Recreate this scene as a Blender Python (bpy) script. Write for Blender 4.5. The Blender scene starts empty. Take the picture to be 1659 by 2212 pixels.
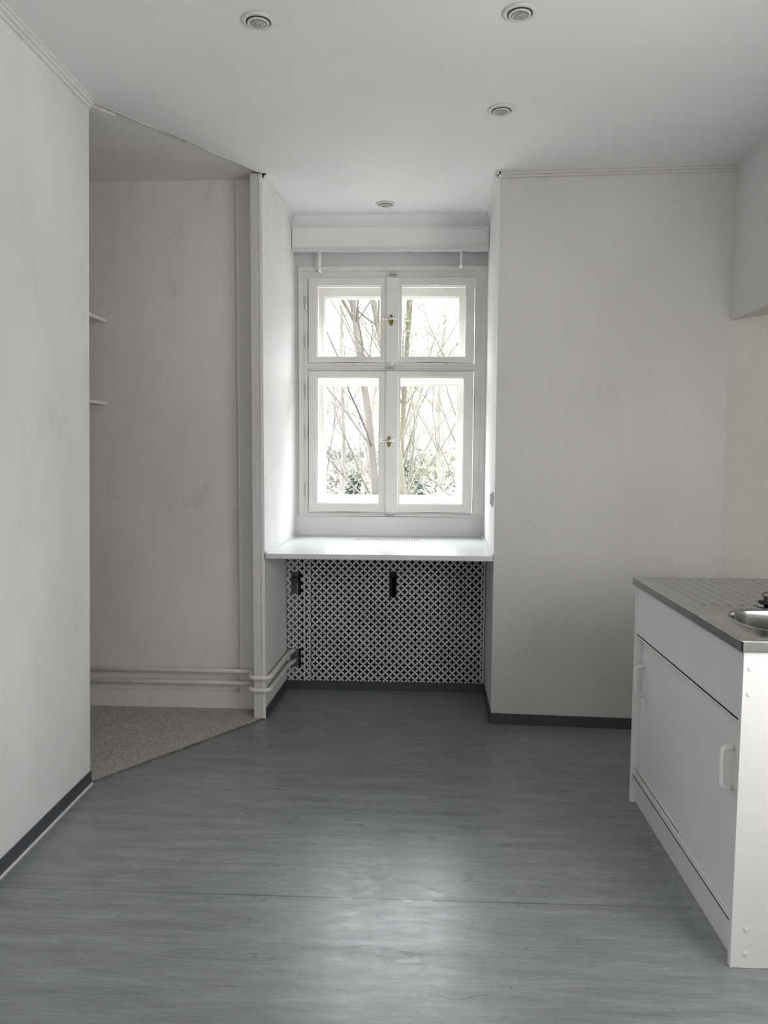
import bpy, bmesh, math, random
from math import sin, cos, pi
from mathutils import Vector, Matrix
R = math.radians
SC = bpy.context.scene
COL = SC.collection
SC.view_settings.view_transform = 'Standard'
SC.view_settings.look = 'None'

# ------------------------------------------------------------------ camera
F = 1661.0; HC = 1.40
yaw, pitch, phi = R(2.43), R(4.7), .006
fw = Vector((-sin(yaw)*cos(pitch), cos(yaw)*cos(pitch), -sin(pitch)))
r0 = Vector((cos(yaw), sin(yaw), 0)); u0 = r0.cross(fw)
rr = r0*cos(phi)+u0*sin(phi); uu = -r0*sin(phi)+u0*cos(phi)
CAM = Vector((0, 0, HC))
cd = bpy.data.cameras.new('camera'); cam = bpy.data.objects.new('camera', cd); COL.objects.link(cam)
cd.sensor_fit = 'HORIZONTAL'; cd.sensor_width = 36; cd.lens = 36*F/1659.0
cd.clip_start = .05; cd.clip_end = 500
m = Matrix.Identity(4)
for i in range(3):
    m[i][0] = rr[i]; m[i][1] = uu[i]; m[i][2] = -fw[i]; m[i][3] = CAM[i]
cam.matrix_world = m
SC.camera = cam

def P(px, py, X=None, Y=None, Z=None):
    d = fw*F + rr*(px-829.5) + uu*(1106-py)
    if X is not None: t = X/d.x
    elif Y is not None: t = Y/d.y
    else: t = (Z-HC)/d.z
    return CAM + d*t

# ------------------------------------------------------------------ materials
def mat(name, col, rough=.6, col2=None, nscale=3, stretch=(1, 1, 1), bump=0, bscale=150, metal=0, spec=.5, detail=4, lo=.35, hi=.65, scuff=0):
    M = bpy.data.materials.new(name); M.use_nodes = True
    nt = M.node_tree; b = nt.nodes['Principled BSDF']
    b.inputs['Base Color'].default_value = (*col, 1)
    b.inputs['Roughness'].default_value = rough
    b.inputs['Metallic'].default_value = metal
    b.inputs['Specular IOR Level'].default_value = spec
    tc = nt.nodes.new('ShaderNodeTexCoord')
    if col2 is None: col2 = tuple(c*.94 for c in col)
    mp = nt.nodes.new('ShaderNodeMapping'); mp.inputs['Scale'].default_value = stretch
    nt.links.new(tc.outputs['Object'], mp.inputs['Vector'])
    n = nt.nodes.new('ShaderNodeTexNoise'); n.inputs['Scale'].default_value = nscale; n.inputs['Detail'].default_value = detail
    nt.links.new(mp.outputs['Vector'], n.inputs['Vector'])
    cr = nt.nodes.new('ShaderNodeValToRGB')
    cr.color_ramp.elements[0].position = lo; cr.color_ramp.elements[0].color = (*col2, 1)
    cr.color_ramp.elements[1].position = hi; cr.color_ramp.elements[1].color = (*col, 1)
    nt.links.new(n.outputs['Fac'], cr.inputs['Fac'])
    out = cr.outputs['Color']
    if scuff:
        n3 = nt.nodes.new('ShaderNodeTexNoise'); n3.inputs['Scale'].default_value = 4.5; n3.inputs['Detail'].default_value = 7; n3.inputs['Roughness'].default_value = .65
        mp3 = nt.nodes.new('ShaderNodeMapping'); mp3.inputs['Scale'].default_value = (1.3, 1.3, .55); mp3.inputs['Location'].default_value = (3.1, 7.7, 1.3)
        nt.links.new(tc.outputs['Object'], mp3.inputs['Vector']); nt.links.new(mp3.outputs['Vector'], n3.inputs['Vector'])
        c3 = nt.nodes.new('ShaderNodeValToRGB'); e = c3.color_ramp.elements
        e[0].position = .60; e[0].color = (1, 1, 1, 1); e[1].position = .74; e[1].color = (1-scuff, 1-scuff, 1-scuff*1.1, 1)
        nt.links.new(n3.outputs['Fac'], c3.inputs['Fac'])
        mm = nt.nodes.new('ShaderNodeMix'); mm.data_type = 'RGBA'; mm.blend_type = 'MULTIPLY'; mm.inputs['Factor'].default_value = 1
        nt.links.new(out, mm.inputs['A']); nt.links.new(c3.outputs['Color'], mm.inputs['B']); out = mm.outputs['Result']
    nt.links.new(out, b.inputs['Base Color'])
    if bump:
        n2 = nt.nodes.new('ShaderNodeTexNoise'); n2.inputs['Scale'].default_value = bscale; n2.inputs['Detail'].default_value = 3
        nt.links.new(tc.outputs['Object'], n2.inputs['Vector'])
        bp = nt.nodes.new('ShaderNodeBump'); bp.inputs['Strength'].default_value = bump; bp.inputs['Distance'].default_value = .004
        nt.links.new(n2.outputs['Fac'], bp.inputs['Height']); nt.links.new(bp.outputs['Normal'], b.inputs['Normal'])
    return M

MW = {}
MW['wall'] = mat('white_wall_paint', (.85, .845, .84), .75, (.78, .775, .77), 2.2, (1, 1, .6), .5, 110, spec=.25)
MW['wall_left'] = mat('scuffed_wall_paint', (.87, .865, .86), .7, (.75, .745, .74), 1.6, (1, 1, .5), .4, 70, spec=.25, scuff=.12)
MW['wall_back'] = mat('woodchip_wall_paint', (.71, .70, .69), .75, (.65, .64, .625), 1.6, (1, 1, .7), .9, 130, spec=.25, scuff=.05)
MW['wall_cream'] = mat('cream_wall_paint', (.85, .825, .765), .7, (.79, .765, .70), 1.5, (1, 1, 1), .5, 110, spec=.25)
MW['soffit'] = mat('shaded_soffit_paint', (.66, .64, .58), .7, (.60, .58, .52), 2)  # shade under the beam put into a darker colour
MW['alcove'] = mat('aged_wall_paint', (.86, .835, .80), .8, (.76, .735, .70), 1.8, (1, 1, .6), .5, 90, spec=.2, scuff=.16)
MW['alcove_ceiling'] = mat('aged_ceiling_paint', (.93, .91, .88), .8, (.87, .85, .82), 2, (1, 1, 1), .2, 40, spec=.2)
MW['ceiling'] = mat('ceiling_paint', (.89, .89, .89), .7, (.84, .84, .84), 1.3, (1, 1, 1), .15, 60, spec=.25)
MW['trim'] = mat('white_trim_paint', (.91, .91, .90), .45, (.88, .88, .87), 6)
MW['post'] = mat('post_paint', (.84, .825, .80), .6, (.78, .76, .735), 5)
MW['window'] = mat('white_window_enamel', (.82, .805, .78), .3, (.78, .765, .735), 5)
MW['pipe'] = mat('cream_pipe_enamel', (.86, .84, .80), .3, (.78, .76, .71), 9)
MW['sill'] = mat('white_sill_enamel', (.74, .745, .75), .28, (.70, .705, .71), 4)
MW['base'] = mat('dark_vinyl_skirting', (.07, .08, .09), .45, (.055, .063, .072), 6)
MW['melamine'] = mat('white_melamine', (.89, .885, .88), .35, (.87, .865, .86), 3)
MW['plastic'] = mat('white_plastic', (.90, .90, .89), .25)
MW['grille'] = mat('grey_white_hardboard', (.70, .70, .71), .5, (.62, .62, .64), 8)
MW['dark'] = mat('cavity_shade_colour', (.03, .03, .038), .9, (.02, .02, .026), 5)  # gloom of the radiator cavity put into the colour
MW['radiator'] = mat('dark_radiator', (.05, .05, .06), .6)
MW['steel'] = mat('brushed_steel', (.48, .48, .475), .14, (.42, .42, .415), 8, (1, 14, 1), .03, 400, metal=1)
MW['steel_edge'] = mat('rolled_steel_edge', (.45, .45, .44), .36, (.38, .38, .37), 8, metal=1)
MW['chrome'] = mat('chrome', (.75, .75, .74), .12, metal=1)
MW['brass'] = mat('brass', (.30, .24, .10), .35, (.20, .16, .06), 30, metal=1)
MW['black'] = mat('black_rubber', (.01, .01, .01), .5)
MW['lampring'] = mat('lamp_ring_enamel', (.74, .74, .73), .35)
MW['lampdark'] = mat('lamp_recess', (.10, .10, .10), .4)
MW['slot'] = mat('vent_slot', (.22, .22, .22), .6)
MW['crack'] = mat('plaster_crack', (.16, .14, .12), .9, (.08, .07, .06), 30)
MW['lens'] = mat('lamp_lens', (.55, .56, .56), .15, (.30, .31, .31), 160)
MW['carpet'] = mat('grey_fleck_carpet', (.64, .62, .61), .95, (.33, .32, .315), 130, (1, 1, 1), .6, 250, spec=.1)
MW['edge'] = mat('worn_edge', (.20, .19, .17), .7, (.10, .095, .085), 25)
MW['bark'] = mat('grey_bark', (.080, .070, .060), .9, (.050, .043, .037), 8, (1, 1, .3))
MW['bark_far'] = mat('hazy_grey_bark', (.14, .128, .115), .9, (.105, .095, .085), 8, (1, 1, .3))  # distance haze put into a lighter bark colour
MW['bark2'] = mat('mossy_bark', (.085, .079, .053), .9, (.052, .048, .034), 6, (1, 1, .3))
MW['bud'] = mat('yellow_buds', (.16, .14, .04), .8)
MW['conifer'] = mat('conifer_needles', (.085, .10, .084), .9, (.062, .073, .062), 6)
MW['haze'] = mat('hazy_twigs', (.14, .134, .122), .9, (.11, .106, .097), 1)  # far crowns, haze of distance mixed into the colour
MW['leaf'] = mat('spring_leaves', (.12, .13, .09), .9, (.09, .096, .07), 2)
MW['render'] = mat('house_render', (.17, .165, .16), .9)
MW['roof'] = mat('red_roof_tiles', (.14, .10, .085), .9)
MW['roof2'] = mat('teal_roof', (.07, .10, .095), .7)
MW['hglass'] = mat('house_window', (.06, .062, .065), .2)
MW['ground'] = mat('pale_winter_lawn', (.14, .145, .115), .95, (.12, .118, .10), .3)

g = bpy.data.materials.new('window_glass'); g.use_nodes = True
nt = g.node_tree; nt.nodes.clear()
o = nt.nodes.new('ShaderNodeOutputMaterial'); mx = nt.nodes.new('ShaderNodeMixShader')
t = nt.nodes.new('ShaderNodeBsdfTransparent'); gl = nt.nodes.new('ShaderNodeBsdfGlossy')
gl.inputs['Roughness'].default_value = .02; t.inputs['Color'].default_value = (.98, .985, .985, 1)
mx.inputs['Fac'].default_value = .008
nt.links.new(t.outputs[0], mx.inputs[1]); nt.links.new(gl.outputs[0], mx.inputs[2]); nt.links.new(mx.outputs[0], o.inputs[0])
MW['glass'] = g

# linoleum
def floor_mat():
    M = bpy.data.materials.new('streaked_linoleum'); M.use_nodes = True
    nt = M.node_tree; N = nt.nodes; L = nt.links; b = N['Principled BSDF']
    tc = N.new('ShaderNodeTexCoord')
    def noise(scale, st, det=5, rough=.55, dist=0):
        mp = N.new('ShaderNodeMapping'); mp.inputs['Scale'].default_value = st
        L.new(tc.outputs['Object'], mp.inputs['Vector'])
        n = N.new('ShaderNodeTexNoise'); n.inputs['Scale'].default_value = scale; n.inputs['Detail'].default_value = det
        n.inputs['Roughness'].default_value = rough; n.inputs['Distortion'].default_value = dist
        L.new(mp.outputs['Vector'], n.inputs['Vector']); return n.outputs['Fac']
    def ramp(fac, a, c0, bb, c1):
        cr = N.new('ShaderNodeValToRGB'); e = cr.color_ramp.elements
        e[0].position = a; e[0].color = (*c0, 1); e[1].position = bb; e[1].color = (*c1, 1)
        L.new(fac, cr.inputs['Fac']); return cr.outputs['Color']
    def mixc(fac, a, b_, mode='MIX'):
        mm = N.new('ShaderNodeMix'); mm.data_type = 'RGBA'; mm.blend_type = mode
        if isinstance(fac, float): mm.inputs['Factor'].default_value = fac
        else: L.new(fac, mm.inputs['Factor'])
        L.new(a, mm.inputs['A']) if not isinstance(a, tuple) else setattr(mm.inputs['A'], 'default_value', (*a, 1))
        L.new(b_, mm.inputs['B']) if not isinstance(b_, tuple) else setattr(mm.inputs['B'], 'default_value', (*b_, 1))
        return mm.outputs['Result']
    def ma(op, a, b_=None, c=None):
        x = N.new('ShaderNodeMath'); x.operation = op
        for i, v in enumerate((a, b_, c)):
            if v is None: continue
            if isinstance(v, (int, float)): x.inputs[i].default_value = v
            else: L.new(v, x.inputs[i])
        return x.outputs[0]
    base = ramp(noise(2.8, (1, 9, 1), 7, .64, .4), .32, (.218, .232, .234), .68, (.322, .338, .344))
    fine = ramp(noise(9, (1, 16, 1), 5, .6, .1), .34, (.76, .77, .77), .58, (1, 1, 1))
    col = mixc(.82, base, fine, 'MULTIPLY')
    fl = ramp(noise(16, (1, 15, 1), 3, .5, .1), .56, (0, 0, 0), .74, (1, 1, 1))
    col = mixc(ma('MULTIPLY', fl, .4), col, (.45, .465, .465))
    big = ramp(noise(.9, (1, 1, 1), 4), .38, (.88, .91, .87), .62, (1, 1, 1.02))
    col = mixc(.85, col, big, 'MULTIPLY')
    sp = N.new('ShaderNodeSeparateXYZ'); L.new(tc.outputs['Object'], sp.inputs[0])
    X, Y = sp.outputs[0], sp.outputs[1]
    def seam(pa, pb, w):
        A, B = P(*pa, Z=0), P(*pb, Z=0); k = (B.y-A.y)/(B.x-A.x)
        d = ma('ABSOLUTE', ma('SUBTRACT', ma('SUBTRACT', Y, ma('MULTIPLY', ma('SUBTRACT', X, A.x), k)), A.y))
        return ma('LESS_THAN', d, w)
    def blob(px, py, sx, sy):
        A = P(px, py, Z=0)
        dx = ma('DIVIDE', ma('SUBTRACT', X, A.x), sx); dy = ma('DIVIDE', ma('SUBTRACT', Y, A.y), sy)
        q = ma('ADD', ma('MULTIPLY', dx, dx), ma('MULTIPLY', dy, dy))
        return ma('MAXIMUM', ma('SUBTRACT', 1.0, q), 0.0)
    s1 = seam((560, 1934), (1100, 1950), .0022)
    s2 = seam((450, 1752), (1300, 1768), .0014)
    wear1 = ma('ADD', .28, ma('MULTIPLY', blob(830, 1940, .85, .4), .7))
    col = mixc(ma('MULTIPLY', s1, wear1), col, (.04, .045, .045))
    col = mixc(ma('MULTIPLY', s2, .3), col, (.06, .065, .065))
    sc = noise(16, (1, 2.2, 1), 8, .78, .3)
    scm = ramp(sc, .44, (0, 0, 0), .66, (1, 1, 1))
    b1 = ma('MINIMUM', ma('ADD', ma('MULTIPLY', blob(820, 2058, .42, .030), .8), ma('MULTIPLY', blob(780, 1880, .24, .24), .7)), 1.0)
    b1 = ma('MINIMUM', ma('ADD', b1, ma('MULTIPLY', blob(915, 1942, .2, .018), .7)), 1.0)
    dirt = ma('MULTIPLY', ma('MULTIPLY', b1, scm), .5)
    col = mixc(dirt, col, (.11, .12, .12))
    zone = ma('MINIMUM', ma('MULTIPLY', blob(840, 1990, .55, .55), 2.0), 1.0)
    for sc_, ds in ((3.2, .8), (2.1, 1.5), (4.7, .3)):
        ln = ma('LESS_THAN', ma('ABSOLUTE', ma('SUBTRACT', noise(sc_, (1, 1.6, 1), 1, .3, ds), .5)), .0013)
        col = mixc(ma('MULTIPLY', ma('MULTIPLY', ln, zone), .5), col, (.09, .095, .095))
    L.new(col, b.inputs['Base Color'])
    rg = N.new('ShaderNodeMapRange'); L.new(noise(10, (1, 3, 1), 9, .8, .3), rg.inputs['Value'])
    rg.inputs['From Min'].default_value = .36; rg.inputs['From Max'].default_value = .64
    rg.inputs['To Min'].default_value = .25; rg.inputs['To Max'].default_value = .38
    L.new(ma('ADD', rg.outputs[0], ma('MULTIPLY', dirt, .35)), b.inputs['Roughness'])
    b.inputs['Specular IOR Level'].default_value = .6
    bp = N.new('ShaderNodeBump'); bp.inputs['Strength'].default_value = .055; bp.inputs['Distance'].default_value = .01
    L.new(noise(10, (1, 2.5, 1), 6, .6), bp.inputs['Height']); L.new(bp.outputs[0], b.inputs['Normal'])
    return M
MW['floor'] = floor_mat()

# ------------------------------------------------------------------ mesh helpers
def obj(name, bm, m, parent=None, smooth=False):
    bmesh.ops.recalc_face_normals(bm, faces=bm.faces)
    me = bpy.data.meshes.new(name); bm.to_mesh(me); bm.free()
    if smooth:
        for p in me.polygons: p.use_smooth = True
    me.materials.append(MW[m] if isinstance(m, str) else m)
    o = bpy.data.objects.new(name, me); COL.objects.link(o)
    if parent: o.parent = parent; o.matrix_parent_inverse = parent.matrix_world.inverted()
    return o
def struct(name, bm, m, smooth=False):
    o = obj(name, bm, m, None, smooth); o['kind'] = 'structure'; return o
def empty(name, loc=(0, 0, 0)):
    o = bpy.data.objects.new(name, None); COL.objects.link(o); o.location = loc
    o.matrix_world = Matrix.Translation(loc); o.empty_display_size = .1
    return o
def tag(o, label, cat, group=None):
    o['label'] = label; o['category'] = cat
    if group: o['group'] = group
    return o
def B(): return bmesh.new()
def box(bm, lo, hi, bev=0, seg=2):
    lo = Vector(lo); hi = Vector(hi)
    ret = bmesh.ops.create_cube(bm, size=1)
    for v in ret['verts']:
        v.co = Vector(((lo[i]+hi[i])/2 + v.co[i]*(hi[i]-lo[i]) for i in range(3)))
    if bev:
        es = list({e for v in ret['verts'] for e in v.link_edges})
        bmesh.ops.bevel(bm, geom=es, offset=bev, segments=seg, affect='EDGES', profile=.5)
    return bm
def prism(bm, pts, z0, z1, top=None):
    top = top or pts
    a = [bm.verts.new((p[0], p[1], z0)) for p in pts]; b = [bm.verts.new((p[0], p[1], z1)) for p in top]
    n = len(pts)
    bm.faces.new(a); bm.faces.new(b)
    for i in range(n): bm.faces.new((a[i], a[(i+1) % n], b[(i+1) % n], b[i]))
    return bm
def tube(bm, pts, r, n=10, cap=True):
    pts = [Vector(p) for p in pts]; rings = []
    for i, p in enumerate(pts):
        d = (pts[min(i+1, len(pts)-1)]-pts[max(i-1, 0)]).normalized()
        ref = Vector((0, 0, 1)) if abs(d.z) < .9 else Vector((1, 0, 0))
        if rings: ref = prev
        a = d.cross(ref).normalized(); c = a.cross(d).normalized(); prev = c
        rad = r[i] if isinstance(r, (list, tuple)) else r
        rings.append([bm.verts.new(p+(a*cos(2*pi*k/n)+c*sin(2*pi*k/n))*rad) for k in range(n)])
    for i in range(len(rings)-1):
        for k in range(n):
            bm.faces.new((rings[i][k], rings[i][(k+1) % n], rings[i+1][(k+1) % n], rings[i+1][k]))
    if cap: bm.faces.new(rings[0][::-1]); bm.faces.new(rings[-1])
    return bm
def rounded(pts, r, n=5):
    pts = [Vector(p) for p in pts]; out = [pts[0]]
    for i in range(1, len(pts)-1):
        a, p, c = pts[i-1], pts[i], pts[i+1]
        ra = min(r, (a-p).length*.48, (c-p).length*.48)
        u = p+(a-p).normalized()*ra; v = p+(c-p).normalized()*ra
        for k in range(n+1):
            t = k/n; out.append(u*(1-t)**2+p*2*t*(1-t)+v*t*t)
    out.append(pts[-1]); return out
def lathe(bm, prof, c, axis='z', n=32):
    rings = []
    for (r, h) in prof:
        ring = []
        for k in range(n):
            a = 2*pi*k/n; q = (r*cos(a), r*sin(a))
            if axis == 'z': co = (c[0]+q[0], c[1]+q[1], c[2]+h)
            elif axis == 'y': co = (c[0]+q[0], c[1]+h, c[2]+q[1])
            else: co = (c[0]+h, c[1]+q[0], c[2]+q[1])
            ring.append(bm.verts.new(co))
        rings.append(ring)
    for i in range(len(rings)-1):
        for k in range(n): bm.faces.new((rings[i][k], rings[i][(k+1) % n], rings[i+1][(k+1) % n], rings[i+1][k]))
    bm.faces.new(rings[0]); bm.faces.new(rings[-1])
    return bm
def rframe(bm, o, i, y0, y1, bev=.003):
    def rc(q, y): return [bm.verts.new(c) for c in ((q[0], y, q[2]), (q[1], y, q[2]), (q[1], y, q[3]), (q[0], y, q[3]))]
    of, inf, ob, ib = rc(o, y0), rc(i, y0), rc(o, y1), rc(i, y1)
    for k in range(4):
        j = (k+1) % 4
        bm.faces.new((of[k], of[j], inf[j], inf[k])); bm.faces.new((ob[k], ob[j], ib[j], ib[k]))
        bm.faces.new((of[k], of[j], ob[j], ob[k])); bm.faces.new((inf[k], inf[j], ib[j], ib[k]))
    if bev:
        es = [e for e in bm.edges if all(v in inf or v in of for v in e.verts) and not ((e.verts[0] in inf) ^ (e.verts[1] in inf))]
        bmesh.ops.bevel(bm, geom=es, offset=bev, segments=2, affect='EDGES')
    return bm

# ------------------------------------------------------------------ plan of the room
CE = 2.74; YB = 3.86; YW = 4.68; YO = 5.02; YR = -2.6
AL = P(570, 1000, Y=YB).x; CR = P(1070, 1000, Y=YB).x
BL = P(640, 900, Y=YW).x; BR = P(1048, 900, Y=YW).x
def xl(y): return AL+(BL-AL)*(y-YB)/(YW-YB)
def xr(y): return CR+(BR-CR)*(y-YB)/(YW-YB)
PL = P(546, 1000, Y=YB).x
RX = P(1565, 970, Y=3.80).x; YC = 3.80
LX = -1.35; LXT = -1.285; LY = 3.05; YA = 4.01; ALX = -2.9
zb = P(1583, 690, X=RX).z

struct('floor', prism(B(), [(ALX-.1, YR), (RX+.6, YR), (RX+.6, YO), (ALX-.1, YO)], -.12, 0), 'floor')
struct('ceiling', prism(B(), [(LX-.15, YR), (RX+.6, YR), (RX+.6, YO), (AL, YO), (AL, YB), (LXT, LY), (LX-.15, LY)], CE, CE+.12), 'ceiling')
struct('ceiling_alcove', prism(B(), [(LX-.15, 1.9), (LX-.15, LY), (LXT, LY), (AL, YB), (AL, YO), (ALX-.1, YO), (ALX-.1, 1.9)], CE+.02, CE+.12), 'alcove_ceiling')
struct('floor_alcove', prism(B(), [(LX, LY), (AL-.01, YB), (PL, YB), (PL, YA), (ALX, YA), (ALX, 2.0), (LX-.15, 2.0), (LX-.15, LY)], 0.0, .005), 'carpet')
struct('wall_left', prism(B(), [(LX-.15, YR), (LX, YR), (LX, LY), (LX-.15, LY)], 0, CE, [(LX-.15, YR), (LXT, YR), (LXT, LY), (LX-.15, LY)]), 'wall_left')
struct('wall_alcove', prism(B(), [(ALX-.1, YA), (PL, YA), (PL, YA+.15), (ALX-.1, YA+.15)], 0, CE+.02), 'alcove')
struct('wall_alcove_end', prism(B(), [(ALX-.1, 1.9), (ALX, 1.9), (ALX, YA), (ALX-.1, YA)], 0, CE+.02), 'alcove')
struct('wall_alcove_front', prism(B(), [(ALX, 1.9), (LX-.15, 1.9), (LX-.15, 2.0), (ALX, 2.0)], 0, CE+.02), 'alcove')
struct('wall_niche_left', prism(B(), [(AL, YB), (BL, YW), (BL, YO), (PL, YO), (PL, YB)], 0, CE), 'wall')
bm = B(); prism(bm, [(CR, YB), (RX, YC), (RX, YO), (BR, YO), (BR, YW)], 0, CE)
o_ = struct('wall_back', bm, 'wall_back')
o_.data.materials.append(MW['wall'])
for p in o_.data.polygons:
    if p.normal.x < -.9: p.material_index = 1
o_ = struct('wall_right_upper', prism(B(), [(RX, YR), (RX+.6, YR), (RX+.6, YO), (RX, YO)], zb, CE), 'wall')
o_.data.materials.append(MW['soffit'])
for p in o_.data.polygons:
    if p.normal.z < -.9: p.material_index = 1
struct('wall_right', prism(B(), [(RX, YC), (RX+.34, 3.3), (RX+.34, YR), (RX+.6, YR), (RX+.6, YO), (RX, YO)], 0, zb), 'wall_cream')
struct('wall_rear', prism(B(), [(LX-.15, YR-.1), (RX+.6, YR-.1), (RX+.6, YR), (LX-.15, YR)], 0, CE), 'wall')

# window wall with opening
def wx(px): return P(px, 850, Y=YW).x
def wz(py): return P(845, py, Y=YW).z
OX0, OX1, OZ0, OZ1 = wx(656), wx(1040), wz(1111), wz(584)
bm = B()
box(bm, (BL, YW, 0), (OX0, YO, CE)); box(bm, (OX1, YW, 0), (BR, YO, CE))
box(bm, (OX0, YW, 0), (OX1, YO, OZ0)); box(bm, (OX0, YW, OZ1), (OX1, YO, CE))
struct('wall_window', bm, 'wall')

# crown mouldings
def crown(name, p0, p1, n, steps=((.026, .008), (.018, .020), (.008, .032)), z=CE, m='wall'):
    p0 = Vector(p0); p1 = Vector(p1); n = Vector(n).normalized(); bm = B()
    for d, h in steps:
        q = [p0, p1, p1+n*d, p0+n*d]
        prism(bm, [(a.x, a.y) for a in q], z-h, z)
    return struct(name, bm, m)
crown('trim_1', (LXT, YR), (LXT, LY+.0), (1, 0))
crown('trim_2', (AL, YB), (BL, YW), (1, 0))
crown('trim_3', (CR, YB-.02), (BR, YW), (-1, 0))
crown('trim_4', (CR-.02, YB), (RX, YC), (0, -1), m='wall_back')
crown('trim_5', (RX, YC), (RX, YR), (-1, 0), ((.014, .006), (.006, .016)))
# skirtings
def skirt(name, p0, p1, n, h=.056, d=.007, m='base'):
    p0 = Vector(p0); p1 = Vector(p1); n = Vector(n).normalized()
    q = [p0, p1, p1+n*d, p0+n*d]
    return struct(name, prism(B(), [(a.x, a.y) for a in q], 0, h), m)
skirt('baseboard_left', (LX, YR), (LX, LY), (1, 0))
skirt('baseboard_niche_left', (AL, YB), (xl(4.36), 4.36), (1, 0))
skirt('baseboard_niche_right', (CR, YB-.006), (xr(4.36), 4.36), (-1, 0))
skirt('baseboard_niche_back', (xl(4.355), 4.362), (xr(4.355), 4.362), (0, -1), .05)
skirt('baseboard_back', (CR-.007, YB), (RX, YC), (0, -1))
skirt('baseboard_alcove', (ALX, YA), (PL, YA), (0, -1), .10, .015, 'alcove')
struct('trim_6', prism(B(), [(LX+.007, YR), (LX+.013, YR), (LX+.013, LY), (LX+.007, LY)], 0, .006), 'trim')
def diag(name, x0, s0, s1, o0, o1, z0, z1, m):
    a = Vector((x0, LY)); d = Vector((AL, YB))-a; dn = d.normalized(); nn = Vector((-dn.y, dn.x))
    q = [a+dn*s0*d.length+nn*o0, a+dn*s1*d.length+nn*o0, a+dn*s1*d.length+nn*o1, a+dn*s0*d.length+nn*o1]
    return struct(name, prism(B(), [(v.x, v.y) for v in q], z0, z1), m)
diag('trim_7', LX, 0, .99, -.004, .004, 0, .0058, 'edge')
rnd = random.Random(4); bm = B()
a = Vector((LXT, LY)); d = Vector((AL, YB))-a; dn = d.normalized(); nn = Vector((-dn.y, dn.x))
N_ = 60; lo_ = []
for k in range(N_+1):
    t = k/N_*.98; w_ = .010+.010*rnd.random()*(1.8 if .3 < t < .75 else .6)
    c0 = a+dn*t*d.length; c1_ = c0+nn*w_
    lo_.append((bm.verts.new((c0.x, c0.y, CE-.0015)), bm.verts.new((c1_.x, c1_.y, CE+.001+.006*rnd.random()))))
for k in range(N_): bm.faces.new((lo_[k][0], lo_[k+1][0], lo_[k+1][1], lo_[k][1]))
r_ = bmesh.ops.extrude_face_region(bm, geom=bm.faces[:])
for v in [e for e in r_['geom'] if isinstance(e, bmesh.types.BMVert)]: v.co.z = CE+.021
struct('trim_8', bm, 'alcove_ceiling')
bm = B()
for (t0, t1, off) in ((.03, .22, .002), (.34, .62, -.004), (.70, .97, .001)):
    prev = None
    for k in range(25):
        t = t0+(t1-t0)*k/24; w_ = .0012+.0035*rnd.random()*sin(pi*k/24); o1_ = off+.004*rnd.random()
        c0 = a+dn*t*d.length+nn*o1_; c1_ = c0-nn*w_
        cur = (bm.verts.new((c0.x, c0.y, CE-.0022)), bm.verts.new((c1_.x, c1_.y, CE-.0022)))
        if prev: bm.faces.new((prev[0], cur[0], cur[1], prev[1]))
        prev = cur
struct('trim_15', bm, 'crack')
diag('trim_9', LXT, .02, .17, .055, .115, CE+.008, CE+.02, 'alcove_ceiling')
a0, a1 = P(514, 1000, Y=YA-.02).x, PL
struct('trim_10', box(B(), (a0, YA-.02, .0), (a1, YA, CE+.02), .003), 'alcove_ceiling')
bm = B(); box(bm, (AL-.016, YB-.005, 0), (AL+.001, YB, CE-.005), .002); box(bm, (AL-.003, YB-.005, 0), (AL+.002, YB+.008, CE-.05), .002)
struct('trim_11', bm, 'post')
struct('trim_14', box(B(), (PL-.002, YB-.003, 0), (AL-.017, YB, CE-.002)), 'wall_back')

# ------------------------------------------------------------------ windowsill
zs = (P(820, 1200, Y=3.83).z + P(840, 1158, Y=YW).z)/2
sill = tag(empty('windowsill', ((AL+CR)/2, 4.2, zs)), 'deep white painted windowsill board filling the niche under the window', 'windowsill')
bm = B(); y0 = YB-.02
prism(bm, [(xl(y0)+.008, y0), (xr(y0)-.004, y0), (xr(YW)-.004, YW-.002), (xl(YW)+.004, YW-.002)], zs-.026, zs)
es = [e for e in bm.edges if all(abs(v.co.y-y0) < .01 for v in e.verts)]
bmesh.ops.bevel(bm, geom=es, offset=.004, segments=3, affect='EDGES')
obj('board', bm, 'sill', sill)
v0, v1 = P(765, 1166, Z=zs), P(912, 1166, Z=zs)
bm = B(); yc = v0.y
box(bm, (v0.x, yc-.03, zs), (v1.x, yc+.03, zs+.003), .001)
obj('vent_grille', bm, 'trim', sill)
bm = B(); n = 26
for k in range(n):
    x = v0.x+.008+(v1.x-v0.x-.016)*(k+.5)/n
    for yy in (-.014, .014): box(bm, (x-.0045, yc+yy-.012, zs+.0032), (x+.0045, yc+yy+.012, zs+.0036))
obj('vent_slots', bm, 'slot', sill)
bm = B()
tube(bm, [(xl(YB)+.006, YB, zs+.004), (xl(YW)+.006, YW-.006, zs+.004)], .006, 8)
tube(bm, [(xl(YW)+.006, YW-.005, zs+.004), (xr(YW)-.006, YW-.005, zs+.004)], .005, 8)
tube(bm, [(xr(YB)-.006, YB, zs+.004), (xr(YW)-.006, YW-.006, zs+.004)], .006, 8)
obj('sealing_bead', bm, 'sill', sill)

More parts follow.
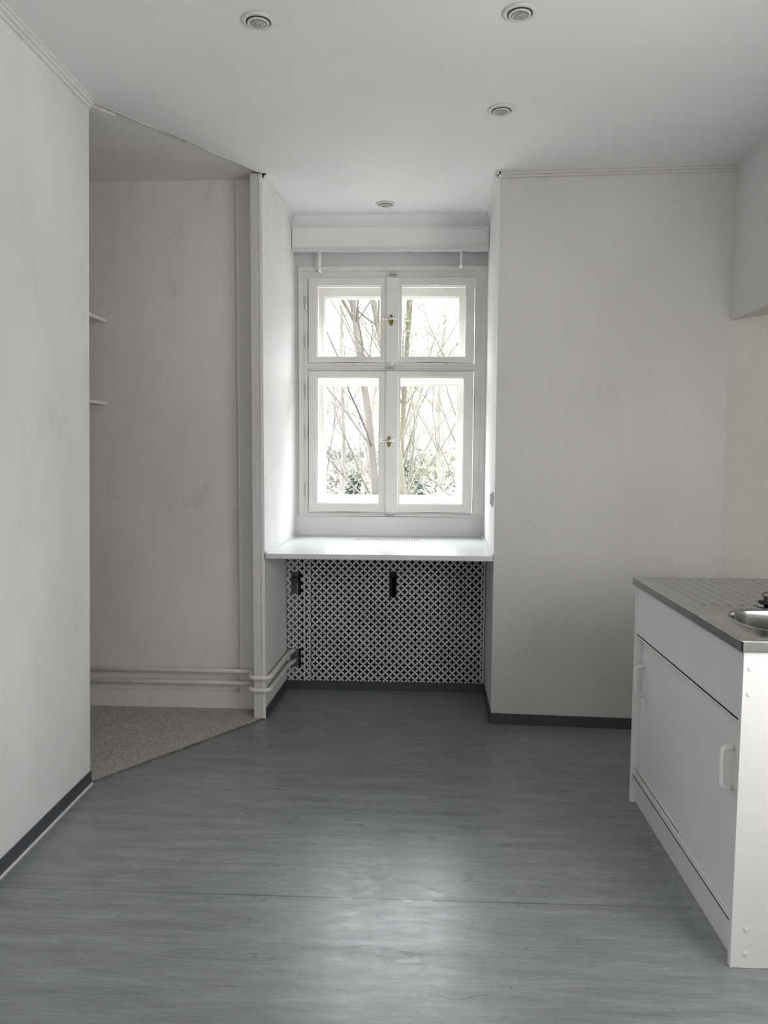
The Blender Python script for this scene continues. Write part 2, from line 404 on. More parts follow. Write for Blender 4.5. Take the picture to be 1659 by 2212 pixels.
# ------------------------------------------------------------------ window
win = empty('window_1', ((OX0+OX1)/2, YW, OZ0)); win['kind'] = 'structure'
bm = rframe(B(), (wx(645), wx(1050), wz(1116), wz(575)), (wx(657), wx(1038), wz(1111), wz(586)), YW-.016, YW+.05, .004)
rframe(bm, (wx(655), wx(1040), wz(1112), wz(584)), (wx(666), wx(1024), wz(1108), wz(600)), YW-.004, YW+.05, .003)
obj('frame', bm, 'window', win)
bm = rframe(B(), (OX0+.001, OX1-.001, OZ0+.001, OZ1-.001), (wx(668), wx(1030), wz(1104), wz(603)), YW+.05, YW+.25, 0)
obj('casing', bm, 'window', win)
bm = B(); box(bm, (wx(664), YW-.004, wz(801)), (wx(1026), YW+.05, wz(786)), .004)
tube(bm, [(wx(664), YW-.006, wz(794)), (wx(1026), YW-.006, wz(794))], .006, 8)
obj('transom', bm, 'window', win)
bm = B(); box(bm, (wx(834), YW-.040, wz(785)), (wx(861), YW-.018, wz(601)), .006, 3); box(bm, (wx(834), YW-.040, wz(1107)), (wx(861), YW-.018, wz(802)), .006, 3)
obj('cover_strip', bm, 'window', win)
SH = [((667, 846), (685, 823), (785, 600), (772, 618), 1),
      ((848, 1022), (865, 1005), (785, 600), (772, 618), 0),
      ((667, 846), (685, 820), (1107, 802), (1088, 815), 1),
      ((848, 1022), (863, 1003), (1107, 802), (1088, 815), 0)]
for (ox, ix, oz, iz, lf) in SH:
    O = (wx(ox[0]), wx(ox[1]), wz(oz[0]), wz(oz[1])); I = (wx(ix[0]), wx(ix[1]), wz(iz[0]), wz(iz[1]))
    bm = rframe(B(), O, I, YW-.018, YW+.03, .004)
    e = .005
    rframe(bm, (I[0]-.001, I[1]+.001, I[2]-.001, I[3]+.001), (I[0]+e, I[1]-e, I[2]+e, I[3]-e), YW+.002, YW+.028, .004)
    s = obj('inner_sash', bm, 'window', win)
    bm = B(); box(bm, (I[0]-.003, YW+.012, I[2]-.003), (I[1]+.003, YW+.015, I[3]+.003)); obj('pane', bm, 'glass', s)
    top_ = .034; bot = .012 if oz[0] < 900 else .040
    J = (I[0]+(.030 if lf else 0), I[1]-(0 if lf else .034), I[2]+bot, I[3]-top_)
    bm = rframe(B(), (O[0], O[1], O[2], O[3]), J, YW+.19, YW+.235, .004)
    rframe(bm, (J[0]-.018, J[1]+.018, J[2]-.018, J[3]+.018), (J[0]-.006, J[1]+.006, J[2]-.006, J[3]+.006), YW+.178, YW+.19, .002)
    s = obj('outer_sash', bm, 'window', win)
    bm = B(); box(bm, (J[0]-.002, YW+.21, J[2]-.002), (J[1]+.002, YW+.213, J[3]+.002)); obj('pane', bm, 'glass', s)
for (px, py) in [(663, 655), (663, 738), (663, 845), (663, 935), (663, 1060), (1027, 655), (1027, 738), (1027, 865), (1027, 1040)]:
    bm = B(); x, z = wx(px), wz(py)
    lathe(bm, [(.001, -.042), (.004, -.040), (.006, -.034), (.006, .034), (.004, .040), (.001, .042)], (x, YW-.020, z), 'z', 12)
    obj('hinge', bm, 'window', win, True)
for (px, py) in [(848, 594), (843, 795), (845, 1111)]:
    bm = B(); box(bm, (wx(px)-.022, YW-.046, wz(py)-.008), (wx(px)+.022, YW-.020, wz(py)+.007), .003)
    obj('catch', bm, 'chrome', win)
for (px, py) in [(844, 694), (841, 954)]:
    x, z = wx(px), wz(py)
    bm = B()
    q = [(sin(a_)*.014, cos(a_)*.034) for a_ in [2*pi*k/24 for k in range(24)]]
    f = [bm.verts.new((x+.001+u, YW-.041, z+v)) for u, v in q]; bk = [bm.verts.new((x+.001+u*.85, YW-.047, z+v*.9)) for u, v in q]
    bm.faces.new(f); bm.faces.new(bk)
    for k in range(24): bm.faces.new((f[k], f[(k+1) % 24], bk[(k+1) % 24], bk[k]))
    pl = obj('handle_plate', bm, 'brass', win)
    bm = B()
    tube(bm, [(x, YW-.047, z+.004), (x, YW-.078, z+.004)], .008, 12)
    tube(bm, [(x-.048, YW-.078, z+.006), (x-.040, YW-.080, z+.005), (x, YW-.081, z+.004), (x+.036, YW-.078, z+.005)], [.005, .007, .007, .006], 12)
    obj('lever', bm, 'chrome', pl, True)

# pelmet with cove
YP = 4.57
pz1, pz0 = P(830, 491, Y=YP-.012).z, P(840, 538, Y=YP).z
pel = tag(empty('curtain_pelmet', ((AL+CR)/2, 4.6, pz0)), 'white boxed curtain pelmet across the niche above the window', 'pelmet')
bm = B(); prism(bm, [(xl(YP)+.003, YP-.012), (xr(YP)-.003, YP-.012), (xr(YP+.02)-.003, YP+.02), (xl(YP+.02)+.003, YP+.02)], pz0+.004, pz1)
prism(bm, [(xl(YP)+.003, YP-.016), (xr(YP)-.003, YP-.016), (xr(YP)-.003, YP-.010), (xl(YP)+.003, YP-.010)], pz1-.005, pz1+.001)
obj('front_board', bm, 'trim', pel)
bm = B(); prism(bm, [(xl(YP)+.003, YP-.030), (xr(YP)-.003, YP-.030), (xr(YP+.05)-.003, YP+.05), (xl(YP+.05)+.003, YP+.05)], pz0-.006, pz0+.004)
prism(bm, [(xl(YP)+.003, YP-.024), (xr(YP)-.003, YP-.024), (xr(YP)-.003, YP-.014), (xl(YP)+.003, YP-.014)], pz0-.013, pz0-.006)
obj('curtain_rail', bm, 'sill', pel)
for px, yb in ((691, 586), (996, 576)):
    x = P(px, 560, Y=4.61).x; z = P(px, yb, Y=4.61).z
    bm = B(); box(bm, (x-.007, 4.60, z+.01), (x+.007, 4.614, pz0-.006), .002); box(bm, (x-.009, 4.595, z), (x+.009, 4.655, z+.014), .003)
    obj('bracket', bm, 'trim', pel)
bm = B(); prof = []
cz = CE-pz1
for k in range(9):
    t = k/8; prof.append((YP-.035+.035*t+.006*sin(pi*t), CE-cz*t+.004*sin(pi*t)))
prof.append((YP+.02, CE-cz)); prof.append((YP+.02, CE))
L0 = [bm.verts.new((xl(y), y-.0005, z)) for y, z in prof]; L1 = [bm.verts.new((xr(y), y-.0005, z)) for y, z in prof]
for k in range(len(prof)): j = (k+1) % len(prof); bm.faces.new((L0[k], L0[j], L1[j], L1[k]))
bm.faces.new(L0); bm.faces.new(L1)
struct('trim_12', bm, 'ceiling')

# ------------------------------------------------------------------ radiator cover
YG = 4.37
gx0, gx1 = xl(YG)+.004, xr(YG)-.004
gz0, gz1 = .05, zs-.030
cov = tag(empty('radiator_cover', ((gx0+gx1)/2, YG, gz0)), 'grey perforated radiator cover with cloverleaf holes under the windowsill', 'radiator cover')
def holes_panel(x0, x1, z0, z1, cuts=(), per=.043, ox=0):
    bm = B(); h = per/2; n = 24
    i0, i1 = int(x0/h)-2, int(x1/h)+2; j0, j1 = int(z0/h)-2, int(z1/h)+2
    for i in range(i0, i1+1):
        for j in range(j0, j1+1):
            if (i+j) % 2: continue
            cx, cz_ = i*h+ox, j*h
            A = []; D = []
            for k in range(n):
                a = 2*pi*k/n+1e-6
                r = .0112*(1+.36*cos(4*a))
                A.append(bm.verts.new((cx+r*cos(a), YG, cz_+r*sin(a))))
                q = h/(abs(cos(a))+abs(sin(a)))
                D.append(bm.verts.new((cx+q*cos(a), YG, cz_+q*sin(a))))
            for k in range(n): l = (k+1) % n; bm.faces.new((A[k], A[l], D[l], D[k]))
    for co, no in (((x0, 0, 0), (-1, 0, 0)), ((x1, 0, 0), (1, 0, 0)), ((0, 0, z0), (0, 0, -1)), ((0, 0, z1), (0, 0, 1))):
        bmesh.ops.bisect_plane(bm, geom=bm.verts[:]+bm.edges[:]+bm.faces[:], plane_co=co, plane_no=no, clear_outer=True)
    dl = []
    for f in bm.faces:
        c = f.calc_center_median()
        for (u0_, u1_, v0_, v1_) in cuts:
            if u0_ < c.x < u1_ and v0_ < c.z < v1_: dl.append(f); break
    bmesh.ops.delete(bm, geom=dl, context='FACES')
    bmesh.ops.remove_doubles(bm, verts=bm.verts, dist=.0002)
    r = bmesh.ops.extrude_face_region(bm, geom=bm.faces[:])
    for v in [e for e in r['geom'] if isinstance(e, bmesh.types.BMVert)]: v.co.y += .004
    return bm
def gp(px, py): q = P(px, py, Y=YG); return q.x, q.z
sx0, sx1 = gp(655, 1350)[0], gp(672, 1350)[0]
c1 = (*sorted((gp(628, 1260)[0], gp(650, 1260)[0])), gp(640, 1282)[1], gp(640, 1236)[1])
c2 = (*sorted((gp(840, 1260)[0], gp(857, 1260)[0])), gp(848, 1291)[1], gp(848, 1234)[1])
c3 = (gp(627, 1420)[0], gp(650, 1420)[0], gp(640, 1440)[1], gp(640, 1400)[1])
obj('side_panel', holes_panel(gx0, sx0, gz0, gz1, (c1, c3), ox=.01), 'grille', cov)
obj('main_panel', holes_panel(sx1, gx1, gz0, gz1, (c2,)), 'grille', cov)
bm = holes_panel(sx0, sx1, gz0, gz1, (), ox=.012)
for v in bm.verts: v.co.y -= .005
box(bm, (sx0+.006, YG-.003, gz0), (sx0+.012, YG+.004, gz1)); box(bm, (sx1-.010, YG-.003, gz0), (sx1-.005, YG+.004, gz1))
obj('joint_strip', bm, 'grille', cov)
bm = B(); box(bm, (gx1-.010, YG-.006, gz0), (gx1, YG-.001, gz1), .002)
obj('edge_batten', bm, 'grille', cov)
struct('wall_radiator_cavity', box(B(), (BL+.012, YW-.012, .0), (BR-.012, YW-.002, zs-.03)), 'dark')  # dark sheet behind the cover, cavity shade as colour
rad = tag(empty('radiator', ((gx0+gx1)/2, 4.55, 0)), 'dark radiator glimpsed through the holes of the perforated cover', 'radiator')
bm = B()
for k in range(14):
    x = gx0+.16+k*.066; box(bm, (x, 4.50, .14), (x+.05, 4.58, .70), .012)
box(bm, (gx0+.14, 4.52, .17), (gx0+.16+14*.066, 4.56, .20)); box(bm, (gx0+.14, 4.52, .64), (gx0+.16+14*.066, 4.56, .67))
obj('ribs', bm, 'radiator', rad)
for x in (gx0+.24, gx0+.90):
    bm = B(); tube(bm, [(x, 4.54, .0), (x, 4.54, .01), (x, 4.54, .18)], [.02, .012, .012], 10); obj('foot', bm, 'radiator', rad)
kx, kz = P(641, 1252, Y=4.45)[0], P(641, 1252, Y=4.45)[2]
bm = B(); lathe(bm, [(.012, 0), (.018, .005), (.018, .03), (.012, .035)], (kx, 4.42, kz), 'y', 20)
tube(bm, [(kx, 4.45, kz), (kx, 4.54, kz), (gx0+.16, 4.54, kz-.03)], .008, 8)
obj('valve', bm, 'lampdark', rad)

# heating pipes, wrapping round the post into the niche
for lab, z in (('upper of the two cream heating pipes low on the alcove wall', .221), ('lower of the two cream heating pipes low on the alcove wall', .157)):
    pts = rounded([(ALX+.05, 3.955, z), (PL-.022, 3.955, z), (PL-.022, YB-.020, z), (AL+.024, YB-.020, z), (xl(4.1)+.026, 4.1, z+.003), (xl(4.30)+.028, 4.30, z+.005), (xl(4.42)+.06, 4.44, z+.008)], .035)
    o_ = obj('heating_pipe', tube(B(), pts, .0125, 14), 'pipe', None, True)
    tag(o_, lab, 'pipe', 'heating pipes along the alcove wall')

# shelves in the alcove
for lab, py in (('upper cream shelf board in the dim alcove, poking past the left wall', 697), ('lower cream shelf board in the dim alcove, poking past the left wall', 875)):
    q = P(230, py, Y=YA)
    s = tag(empty('wall_shelf', (q.x-.3, YA, q.z)), lab, 'shelf', 'shelf boards in the alcove')
    bm = B(); box(bm, (ALX+.02, YA-.215, q.z), (q.x, YA-.001, q.z+.018), .002); obj('board', bm, 'alcove', s)
    bm = B(); box(bm, (q.x-.55, YA-.18, q.z-.012), (q.x-.53, YA-.001, q.z-.001)); box(bm, (q.x-.55, YA-.014, q.z-.14), (q.x-.53, YA-.001, q.z-.012)); obj('bracket', bm, 'alcove', s)

# light switch on niche right wall
q = P(1060.5, 1077, Y=3.98); sx = xr(3.98)
s = tag(empty('wall_switch', (sx, 3.98, q.z)), 'small white wall switch on the right niche wall beside the window', 'switch')
bm = B(); box(bm, (sx-.010, 3.94, q.z-.04), (sx-.001, 4.02, q.z+.04), .003); obj('plate', bm, 'plastic', s)
bm = B(); box(bm, (sx-.016, 3.952, q.z-.028), (sx-.010, 4.008, q.z+.028), .003); obj('rocker', bm, 'plastic', s)

# ------------------------------------------------------------------ ceiling spots
spots = [((558, 43), 'recessed ceiling spot at front left, above the left side of the floor'),
         ((1123, 25), 'recessed ceiling spot at front right, nearest the top edge of the photo'),
         ((1083, 236), 'recessed ceiling spot between the front right one and the niche'),
         ((833, 440), 'smallest recessed ceiling spot, inside the niche right above the window')]
for (px, py), lab in spots:
    q = P(px, py, Z=CE)
    s = tag(empty('ceiling_spot', (q.x, q.y, CE)), lab, 'ceiling light', 'recessed ceiling spots')
    c = (q.x, q.y, CE)
    bm = B(); lathe(bm, [(.052, -.0005), (.052, -.004), (.049, -.007), (.041, -.0085), (.038, -.006), (.037, -.001)], c, 'z', 40); obj('ring', bm, 'lampring', s, True)
    bm = B(); lathe(bm, [(.0375, -.0088), (.0375, -.0084)], c, 'z', 40); obj('recess_shade', bm, 'lampdark', s)  # flat disc, the shade of a recess painted as dark colour
    bm = B(); lathe(bm, [(.034, -.009), (.034, -.012), (.032, -.013), (.027, -.013), (.026, -.010)], c, 'z', 36)
    obj('gimbal', bm, 'lampring', s, True)
    bm = B(); lathe(bm, [(.024, -.0128), (.024, -.0136), (.02, -.0142)], c, 'z', 28)
    for k in range(3):
        aa = k*2*pi/3+.4; lathe(bm, [(.006, -.014), (.006, -.016), (.004, -.0175)], (q.x+.010*cos(aa), q.y+.010*sin(aa), CE), 'z', 12)
    obj('bulb', bm, 'lens', s)

# ------------------------------------------------------------------ sink unit
X0, X1, Y0, Y1, ZT = .862, 1.46, 2.02, 3.02, .874
su = tag(empty('sink_cabinet', ((X0+X1)/2, (Y0+Y1)/2, 0)), 'white kitchen base unit with two sliding doors under the steel sink', 'cabinet')
for (a, b_) in ((Y0, Y0+.018), (Y1-.018, Y1)):
    sp_ = obj('side_panel', box(B(), (X0, a, 0), (X1, b_, ZT), .0015), 'melamine', su)
    if a == Y0:
        for (px, py) in ((1621, 1445), (1618, 1500), (1612, 2008), (1610, 2060)):
            q = P(px, py, Y=Y0)
            bm = B(); lathe(bm, [(.0068, 0), (.0065, -.0012), (.003, -.002)], (q.x, Y0-.0003, q.z), 'y', 20); obj('screw_cap', bm, 'plastic', sp_)
obj('back_panel', box(B(), (X1-.006, Y0+.019, .05), (X1-.001, Y1-.019, ZT)), 'melamine', su)
obj('bottom_panel', box(B(), (X0+.03, Y0+.019, .120), (X1-.008, Y1-.019, .136)), 'melamine', su)
ZF = .69
obj('fascia', box(B(), (X0+.003, Y0+.019, ZF-.004), (X0+.019, Y1-.019, ZT), .002), 'melamine', su)
obj('plinth', box(B(), (X0+.022, Y0+.019, 0), (X0+.038, Y1-.019, .118), .001), 'melamine', su)
for z0, z1 in ((.112, .140), (ZF-.020, ZF-.0045)):
    bm = B()
    for k in range(3):
        x = X0+.006+k*.014; box(bm, (x, Y0+.019, z0), (x+.004, Y1-.019, z1), .0015)
    box(bm, (X0+.006, Y0+.019, z0 if z0 < .3 else z1-.006), (X0+.038, Y1-.019, z0+.006 if z0 < .3 else z1))
    obj('door_rail', bm, 'plastic', su)
YM = P(1462, 1700, X=X0).y
def handle(parent, y, z0, z1, x):
    bm = B(); pts = [(x, y, z0), (x-.018, y, z0+.001)]
    for k in range(1, 6):
        a = pi/2*k/6; pts.append((x-.018-.014*sin(a), y, z0+.001+.014*(1-cos(a))))
    pts.append((x-.032, y, (z0+z1)/2))
    for k in range(5, 0, -1):
        a = pi/2*k/6; pts.append((x-.018-.014*sin(a), y, z1-.001-.014*(1-cos(a))))
    pts += [(x-.018, y, z1-.001), (x, y, z1)]
    tube(bm, pts, .0075, 14); obj('handle', bm, 'plastic', parent, True)
dr = obj('sliding_door', box(B(), (X0+.011, Y0+.020, .134), (X0+.018, YM, ZF-.006), .002), 'melamine', su)
handle(dr, Y0+.060, .480, .592, X0+.011)
dr = obj('sliding_door', box(B(), (X0+.024, YM-.03, .134), (X0+.031, Y1-.020, ZF-.006), .002), 'melamine', su)
handle(dr, Y1-.065, .455, .567, X0+.024)

# steel top
WX0, WX1, WY0, WY1, WZ = .852, 1.465, 2.012, 3.028, .905
top = tag(empty('steel_sink', ((WX0+WX1)/2, (WY0+WY1)/2, ZT)), 'stainless steel sink top with ribbed drainer and round-cornered bowl', 'sink')
bm = B(); YD = 2.455
nx, ny = 240, 70
vs = []
for j in range(ny+1):
    row = []
    for i in range(nx+1):
        x = WX0+(WX1-WX0)*i/nx; y = YD+(WY1-YD)*j/ny
        u = min(x-(WX0+.035), (WX1-.035)-x); v = min(y-(YD+.012), (WY1-.02)-y)
        def ss(t): t = max(0, min(1, t)); return t*t*(3-2*t)
        mask = ss(u/.01)*ss(v/.008)
        rm = ss((u-.012)/.01)*ss((v-.012)/.015)
        h = -.003*mask + rm*.006*max(0, cos(2*pi*(x-WX0)/.040))
        row.append(bm.verts.new((x, y, WZ+h)))
    vs.append(row)
for j in range(ny):
    for i in range(nx): bm.faces.new((vs[j][i], vs[j][i+1], vs[j+1][i+1], vs[j+1][i]))
obj('drainer', bm, 'steel', top, True)
bx, by, hx, hy = 1.125, 2.27, .185, .150
rx0, rx1, ry0, ry1 = WX0, WX1, WY0, YD
n = 96
angs = [2*pi*k/n for k in range(n)]
for (cx_, cy_) in ((rx0, ry0), (rx1, ry0), (rx1, ry1), (rx0, ry1)):
    a = math.atan2(cy_-by, cx_-bx) % (2*pi)
    k = min(range(n), key=lambda q: abs(angs[q]-a)); angs[k] = a
def sup(a, s, off=0):
    e = 3.2; r = (abs(cos(a)/hx)**e+abs(sin(a)/hy)**e)**(-1/e)
    return bx+(r*s+off)*cos(a), by+(r*s+off)*sin(a)
def rec(a):
    c, s = cos(a), sin(a); t = min(((rx1 if c > 0 else rx0)-bx)/c if abs(c) > 1e-9 else 9, ((ry1 if s > 0 else ry0)-by)/s if abs(s) > 1e-9 else 9)
    return bx+t*c, by+t*s
bm = B()
rings = [[bm.verts.new((*rec(a), WZ)) for a in angs]]
for off, z in ((.014, 0), (.011, -.0012), (.007, -.0014), (.004, .0006), (.0005, 0), (-.002, -.004)):
    rings.append([bm.verts.new((*sup(a, 1, off), WZ+z)) for a in angs])
for q in range(len(rings)-1):
    for k in range(n): l = (k+1) % n; bm.faces.new((rings[q][k], rings[q][l], rings[q+1][l], rings[q+1][k]))
obj('rim_plate', bm, 'steel', top, True)
bm = B(); rings = []
for off, z in ((-.002, -.004), (-.004, -.016), (-.007, -.07), (-.012, -.135), (-.024, -.155), (-.045, -.160), (-.115, -.163)):
    rings.append([bm.verts.new((*sup(a, 1, off), WZ+z)) for a in angs])
for q in range(len(rings)-1):
    for k in range(n): l = (k+1) % n; bm.faces.new((rings[q][k], rings[q][l], rings[q+1][l], rings[q+1][k]))
bm.faces.new(rings[-1])
obj('bowl', bm, 'steel', top, True)
bm = B(); lathe(bm, [(.035, .0), (.035, .003), (.028, .004), (.024, .001)], (bx, by, WZ-.163), 'z', 32); obj('drain', bm, 'chrome', top, True)
bm = B()
box(bm, (WX0, WY0, ZT+.001), (WX0+.006, WY1, WZ-.0005), .0015); box(bm, (WX0, WY0, ZT+.001), (WX1, WY0+.006, WZ-.0005), .0015)
box(bm, (WX0, WY1-.006, ZT+.001), (WX1, WY1, WZ-.0005), .0015); box(bm, (WX1-.006, WY0, ZT+.001), (WX1, WY1, WZ-.0005), .0015)
obj('edge_lip', bm, 'steel_edge', top)
q = P(1655, 1306, Z=WZ+.002)
pg = tag(empty('sink_plug', (q.x, q.y, WZ)), 'black rubber sink plug lying on the steel drainer beside the bowl', 'plug')
bm = B(); lathe(bm, [(.018, .0035), (.024, .007), (.026, .012), (.022, .014), (.008, .015), (.006, .022), (.009, .025), (.005, .028)], (q.x, q.y, WZ), 'z', 28); obj('stopper', bm, 'black', pg, True)
bm = B(); pts = [(q.x+.012*cos(a), q.y, WZ+.032+.009*sin(a)) for a in [2*pi*k/16 for k in range(17)]]; tube(bm, pts, .0018, 8); obj('pull_ring', bm, 'black', pg, True)

# ------------------------------------------------------------------ outside
GZ = -4.2
o_ = struct('ground', box(B(), (-90, YO+.4, GZ-.2), (90, 160, GZ)), 'ground')
def tree(name, label, px, Y, rad, lean, seed, m='bark', h=12.0, forks=2, buds=0, group='bare trees outside the window', start=.36):
    rnd = random.Random(seed)
    base = P(px, 1070, Y=Y); base.z = GZ; base.x -= lean*5.0
    root = tag(empty(name, base), label, 'tree', group)
    bmt, bmb, bmd = B(), B(), B()
    tips = []
    def grow(bm, p, d, r, L, depth):
        n = 12 if depth == 0 else 7
        pts = [p.copy()]; rs = [r]; q = p.copy(); dd = d.normalized()
        for k in range(n):
            w = (.07, .16, .22, .26, .3)[depth]
            dd = (dd+Vector((rnd.uniform(-w, w), rnd.uniform(-w, w), rnd.uniform(-.02, .08)))).normalized()
            q = q+dd*L/n; pts.append(q.copy()); rs.append(r*(1-(.6 if depth == 0 else .8)*(k+1)/n))
        tube(bm, pts, rs, 8 if depth < 2 else 5 if depth < 3 else 3, depth < 2)
        if depth >= 4 or r < .0016: tips.extend(pts[2:]); return
        nb = [16+forks, 7, 5, 3][depth]
        for b_ in range(nb):
            t = rnd.uniform(start if depth == 0 else .15, .9 if depth == 0 else 1.0); i = min(n-1, int(t*n)); a = rnd.uniform(0, 2*pi)
            ax = (pts[i+1]-pts[i]).normalized()
            side = ax.orthogonal().normalized(); side = Matrix.Rotation(a, 3, ax) @ side
            ang = rnd.uniform(.3, .85)
            nd = (ax*cos(ang)+side*sin(ang)); nd.z = abs(nd.z)*.8+.15
            grow(bmb, pts[i].lerp(pts[i+1], .5), nd, max(.004, rs[i]*rnd.uniform(.18, .42)) if depth < 2 else rs[i]*rnd.uniform(.4, .65), L*rnd.uniform(.16, .32) if depth == 0 else L*rnd.uniform(.35, .6), depth+1)
    grow(bmt, base, Vector((lean, 0, 1)), rad, h, 0)
    obj('trunk', bmt, m, root, True); obj('branches', bmb, m, root)
    if buds:
        for _ in range(buds):
            p = rnd.choice(tips); s = rnd.uniform(.008, .022)
            v = [bmd.verts.new(p+Vector((rnd.uniform(-s, s), rnd.uniform(-s, s), rnd.uniform(-s, s)))) for _ in range(4)]
            for tr in ((0, 1, 2), (0, 2, 3), (0, 1, 3), (1, 2, 3)): bmd.faces.new([v[i] for i in tr])
        o_ = obj('buds', bmd, 'bud', root); o_['kind'] = 'stuff'
    else: bmd.free()
tree('bare_tree', 'slender bare grey tree rising through the left window panes', 732, 11, .065, .03, 3, 'bark', 10, 2, 500)
tree('bare_tree', 'thick bare trunk close beside the centre post of the window, left pane', 810, 9.5, .07, -.01, 8, 'bark', 9, 0, 300, start=.5)
tree('bare_tree', 'mossy forked bare tree in the middle of the lower right pane', 930, 9.5, .07, .01, 12, 'bark2', 9, 2, 900)
tree('bare_tree', 'leaning bare tree left of the mossy one in the right panes', 893, 12, .06, .04, 21, 'bark2', 10, 1, 700)
tree('bare_tree', 'thin bare tree at the right edge of the lower right pane', 975, 13, .055, -.06, 33, 'bark', 10, 1, 400)
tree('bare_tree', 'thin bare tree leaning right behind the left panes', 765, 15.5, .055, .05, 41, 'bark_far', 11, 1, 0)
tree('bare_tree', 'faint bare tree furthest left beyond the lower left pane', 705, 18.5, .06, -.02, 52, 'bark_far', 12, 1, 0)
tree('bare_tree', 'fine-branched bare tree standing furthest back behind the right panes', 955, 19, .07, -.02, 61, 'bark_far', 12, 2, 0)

def foliage(bm, c, r, n, s, rnd, shape='ball'):
    for _ in range(n):
        if shape == 'cone':
            t = rnd.random()**.7; a = rnd.uniform(0, 2*pi); q = rnd.uniform(.6, 1)*(t)
            p = Vector((c[0]+r[0]*q*cos(a), c[1]+r[1]*q*sin(a), c[2]+r[2]*(1-t)*1.0))
            dr_ = Vector((cos(a), sin(a), -.35))
        else:
            v = Vector((rnd.gauss(0, 1), rnd.gauss(0, 1), rnd.gauss(0, 1))).normalized()*rnd.uniform(.6, 1)
            p = Vector((c[0]+v.x*r[0], c[1]+v.y*r[1], c[2]+v.z*r[2])); dr_ = v
        w = dr_.orthogonal().normalized(); w = Matrix.Rotation(rnd.uniform(0, 6.28), 3, dr_.normalized()) @ w
        a_, b_, c_ = p+dr_*s*rnd.uniform(.8, 2), p+w*s*.5, p-w*s*.5
        bm.faces.new([bm.verts.new(x) for x in (a_, b_, c_)])
def conifer(label, px, pyt, Y, w, seed):
    rnd = random.Random(seed); b = P(px, 1070, Y=Y); topz = P(px, pyt, Y=Y).z
    root = tag(empty('conifer', (b.x, b.y, GZ)), label, 'tree')
    obj('trunk', tube(B(), [(b.x, b.y, GZ), (b.x, b.y, topz-.3)], [.12, .03], 8), 'bark', root)
    bm = B(); foliage(bm, (b.x, b.y, GZ+.5), (w, w, topz-GZ-.5), 3500, .14, rnd, 'cone'); obj('foliage', bm, 'conifer', root)
conifer('small dark conifer low in the lower left pane', 768, 1018, 22, 1.4, 5)
conifer('bushy dark conifer low in the lower right pane behind the trunks', 884, 990, 28, 2.0, 6)
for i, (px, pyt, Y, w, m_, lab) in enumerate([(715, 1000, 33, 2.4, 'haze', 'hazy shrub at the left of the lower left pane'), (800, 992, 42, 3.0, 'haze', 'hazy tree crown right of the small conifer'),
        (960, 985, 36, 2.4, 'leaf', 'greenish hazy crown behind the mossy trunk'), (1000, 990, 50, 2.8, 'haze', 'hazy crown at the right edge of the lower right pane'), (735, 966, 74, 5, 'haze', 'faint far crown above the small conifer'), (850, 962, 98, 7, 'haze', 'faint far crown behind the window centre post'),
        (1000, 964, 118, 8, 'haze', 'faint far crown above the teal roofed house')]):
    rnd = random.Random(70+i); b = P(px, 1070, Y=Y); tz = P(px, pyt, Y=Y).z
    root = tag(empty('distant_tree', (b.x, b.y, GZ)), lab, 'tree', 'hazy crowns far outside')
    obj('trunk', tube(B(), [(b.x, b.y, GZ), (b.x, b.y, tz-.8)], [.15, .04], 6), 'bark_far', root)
    bm = B(); foliage(bm, (b.x, b.y, (GZ+1+tz)/2), (w, w, (tz-GZ-1)/2), 1900, .18 if Y < 60 else .34, rnd); obj('crown', bm, m_, root)
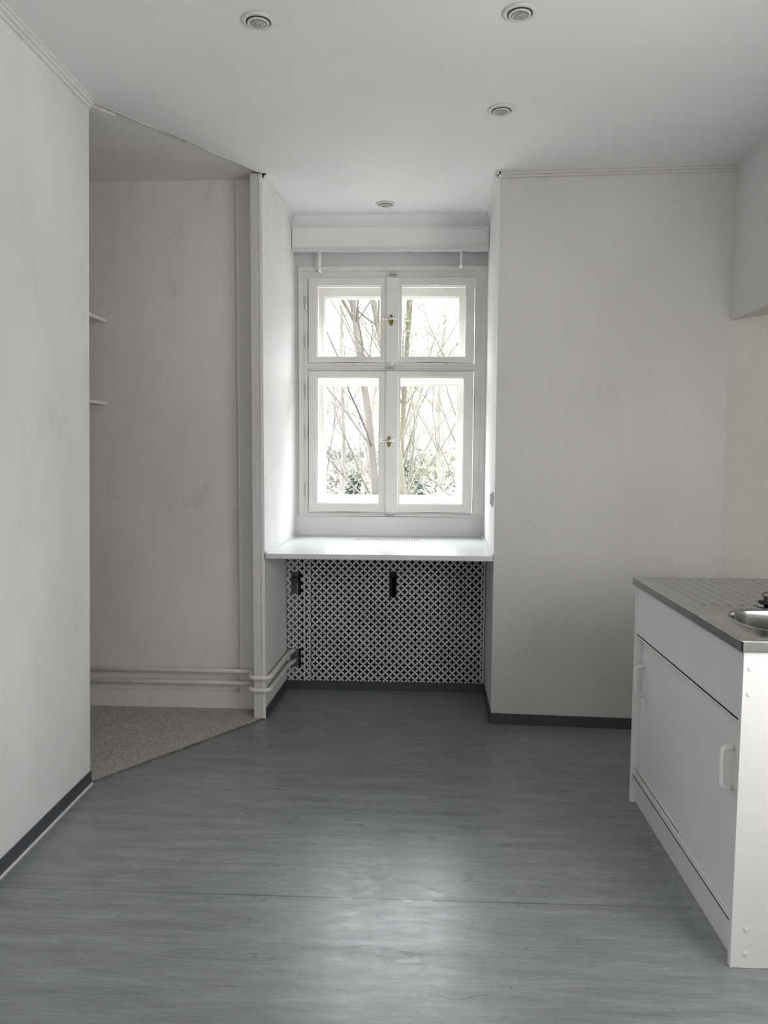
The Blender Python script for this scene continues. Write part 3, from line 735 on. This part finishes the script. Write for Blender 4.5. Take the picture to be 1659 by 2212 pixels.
def house(label, px, pyr, Y, w, roofm):
    b = P(px, 1070, Y=Y); rz = P(px, pyr, Y=Y).z; ez = rz-1.8; x = b.x
    root = tag(empty('house', (x, Y+4, GZ)), label, 'house', 'houses far beyond the trees')
    obj('walls', box(B(), (x-w/2, Y, GZ), (x+w/2, Y+8, ez)), 'render', root)
    bm = B()
    q = [(Y-.4, ez), (Y+4, rz), (Y+8.4, ez)]
    a = [bm.verts.new((x-w/2-.3, *c)) for c in q]; c_ = [bm.verts.new((x+w/2+.3, *c)) for c in q]
    bm.faces.new(a); bm.faces.new(c_)
    for k in range(3): l = (k+1) % 3; bm.faces.new((a[k], a[l], c_[l], c_[k]))
    obj('roof', bm, roofm, root)
    n_ = int(w/2)
    for k in range(n_):
        xx = x-w/2+(k+.5)*w/n_
        obj('window', box(B(), (xx-.45, Y-.05, ez-1.7), (xx+.45, Y-.01, ez-.5)), 'hglass', root)
house('far house with red roof low in the lower left pane', 800, 1022, 50, 4.6, 'roof')
house('far house with teal roof low in the lower right pane', 968, 1020, 62, 5, 'roof2')
house('far house with red roof behind the bushy conifer', 905, 1010, 80, 6, 'roof')

# ------------------------------------------------------------------ light
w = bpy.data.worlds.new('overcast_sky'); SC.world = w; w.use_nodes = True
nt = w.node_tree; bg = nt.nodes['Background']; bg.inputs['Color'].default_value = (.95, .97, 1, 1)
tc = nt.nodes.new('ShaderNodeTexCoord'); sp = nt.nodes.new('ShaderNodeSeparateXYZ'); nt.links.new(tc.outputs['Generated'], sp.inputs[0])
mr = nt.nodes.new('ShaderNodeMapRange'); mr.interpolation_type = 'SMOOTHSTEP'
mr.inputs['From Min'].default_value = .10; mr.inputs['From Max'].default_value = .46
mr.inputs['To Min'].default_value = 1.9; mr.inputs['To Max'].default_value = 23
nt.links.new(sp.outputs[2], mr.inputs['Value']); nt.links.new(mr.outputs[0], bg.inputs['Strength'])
def area(name, loc, rot, sx, sy, e, col=(1, 1, 1), portal=False):
    l = bpy.data.lights.new(name, 'AREA'); l.shape = 'RECTANGLE'; l.size = sx; l.size_y = sy; l.energy = e; l.color = col
    if portal: l.cycles.is_portal = True
    o = bpy.data.objects.new(name, l); COL.objects.link(o); o.location = loc; o.rotation_euler = rot
    return o
area('window_portal', ((OX0+OX1)/2, YO+.02, (OZ0+OZ1)/2), (R(-90), 0, 0), OX1-OX0, OZ1-OZ0, 1, portal=True)
area('rear_window_light', (.1, YR+.12, 1.5), (R(105), 0, 0), 2.2, 1.6, 19, (1, .985, .975))
area('side_opening_light', (RX+.0, 1.2, 1.45), (R(90), 0, R(66)), 1.2, 1.0, 28, (1, .985, .975))
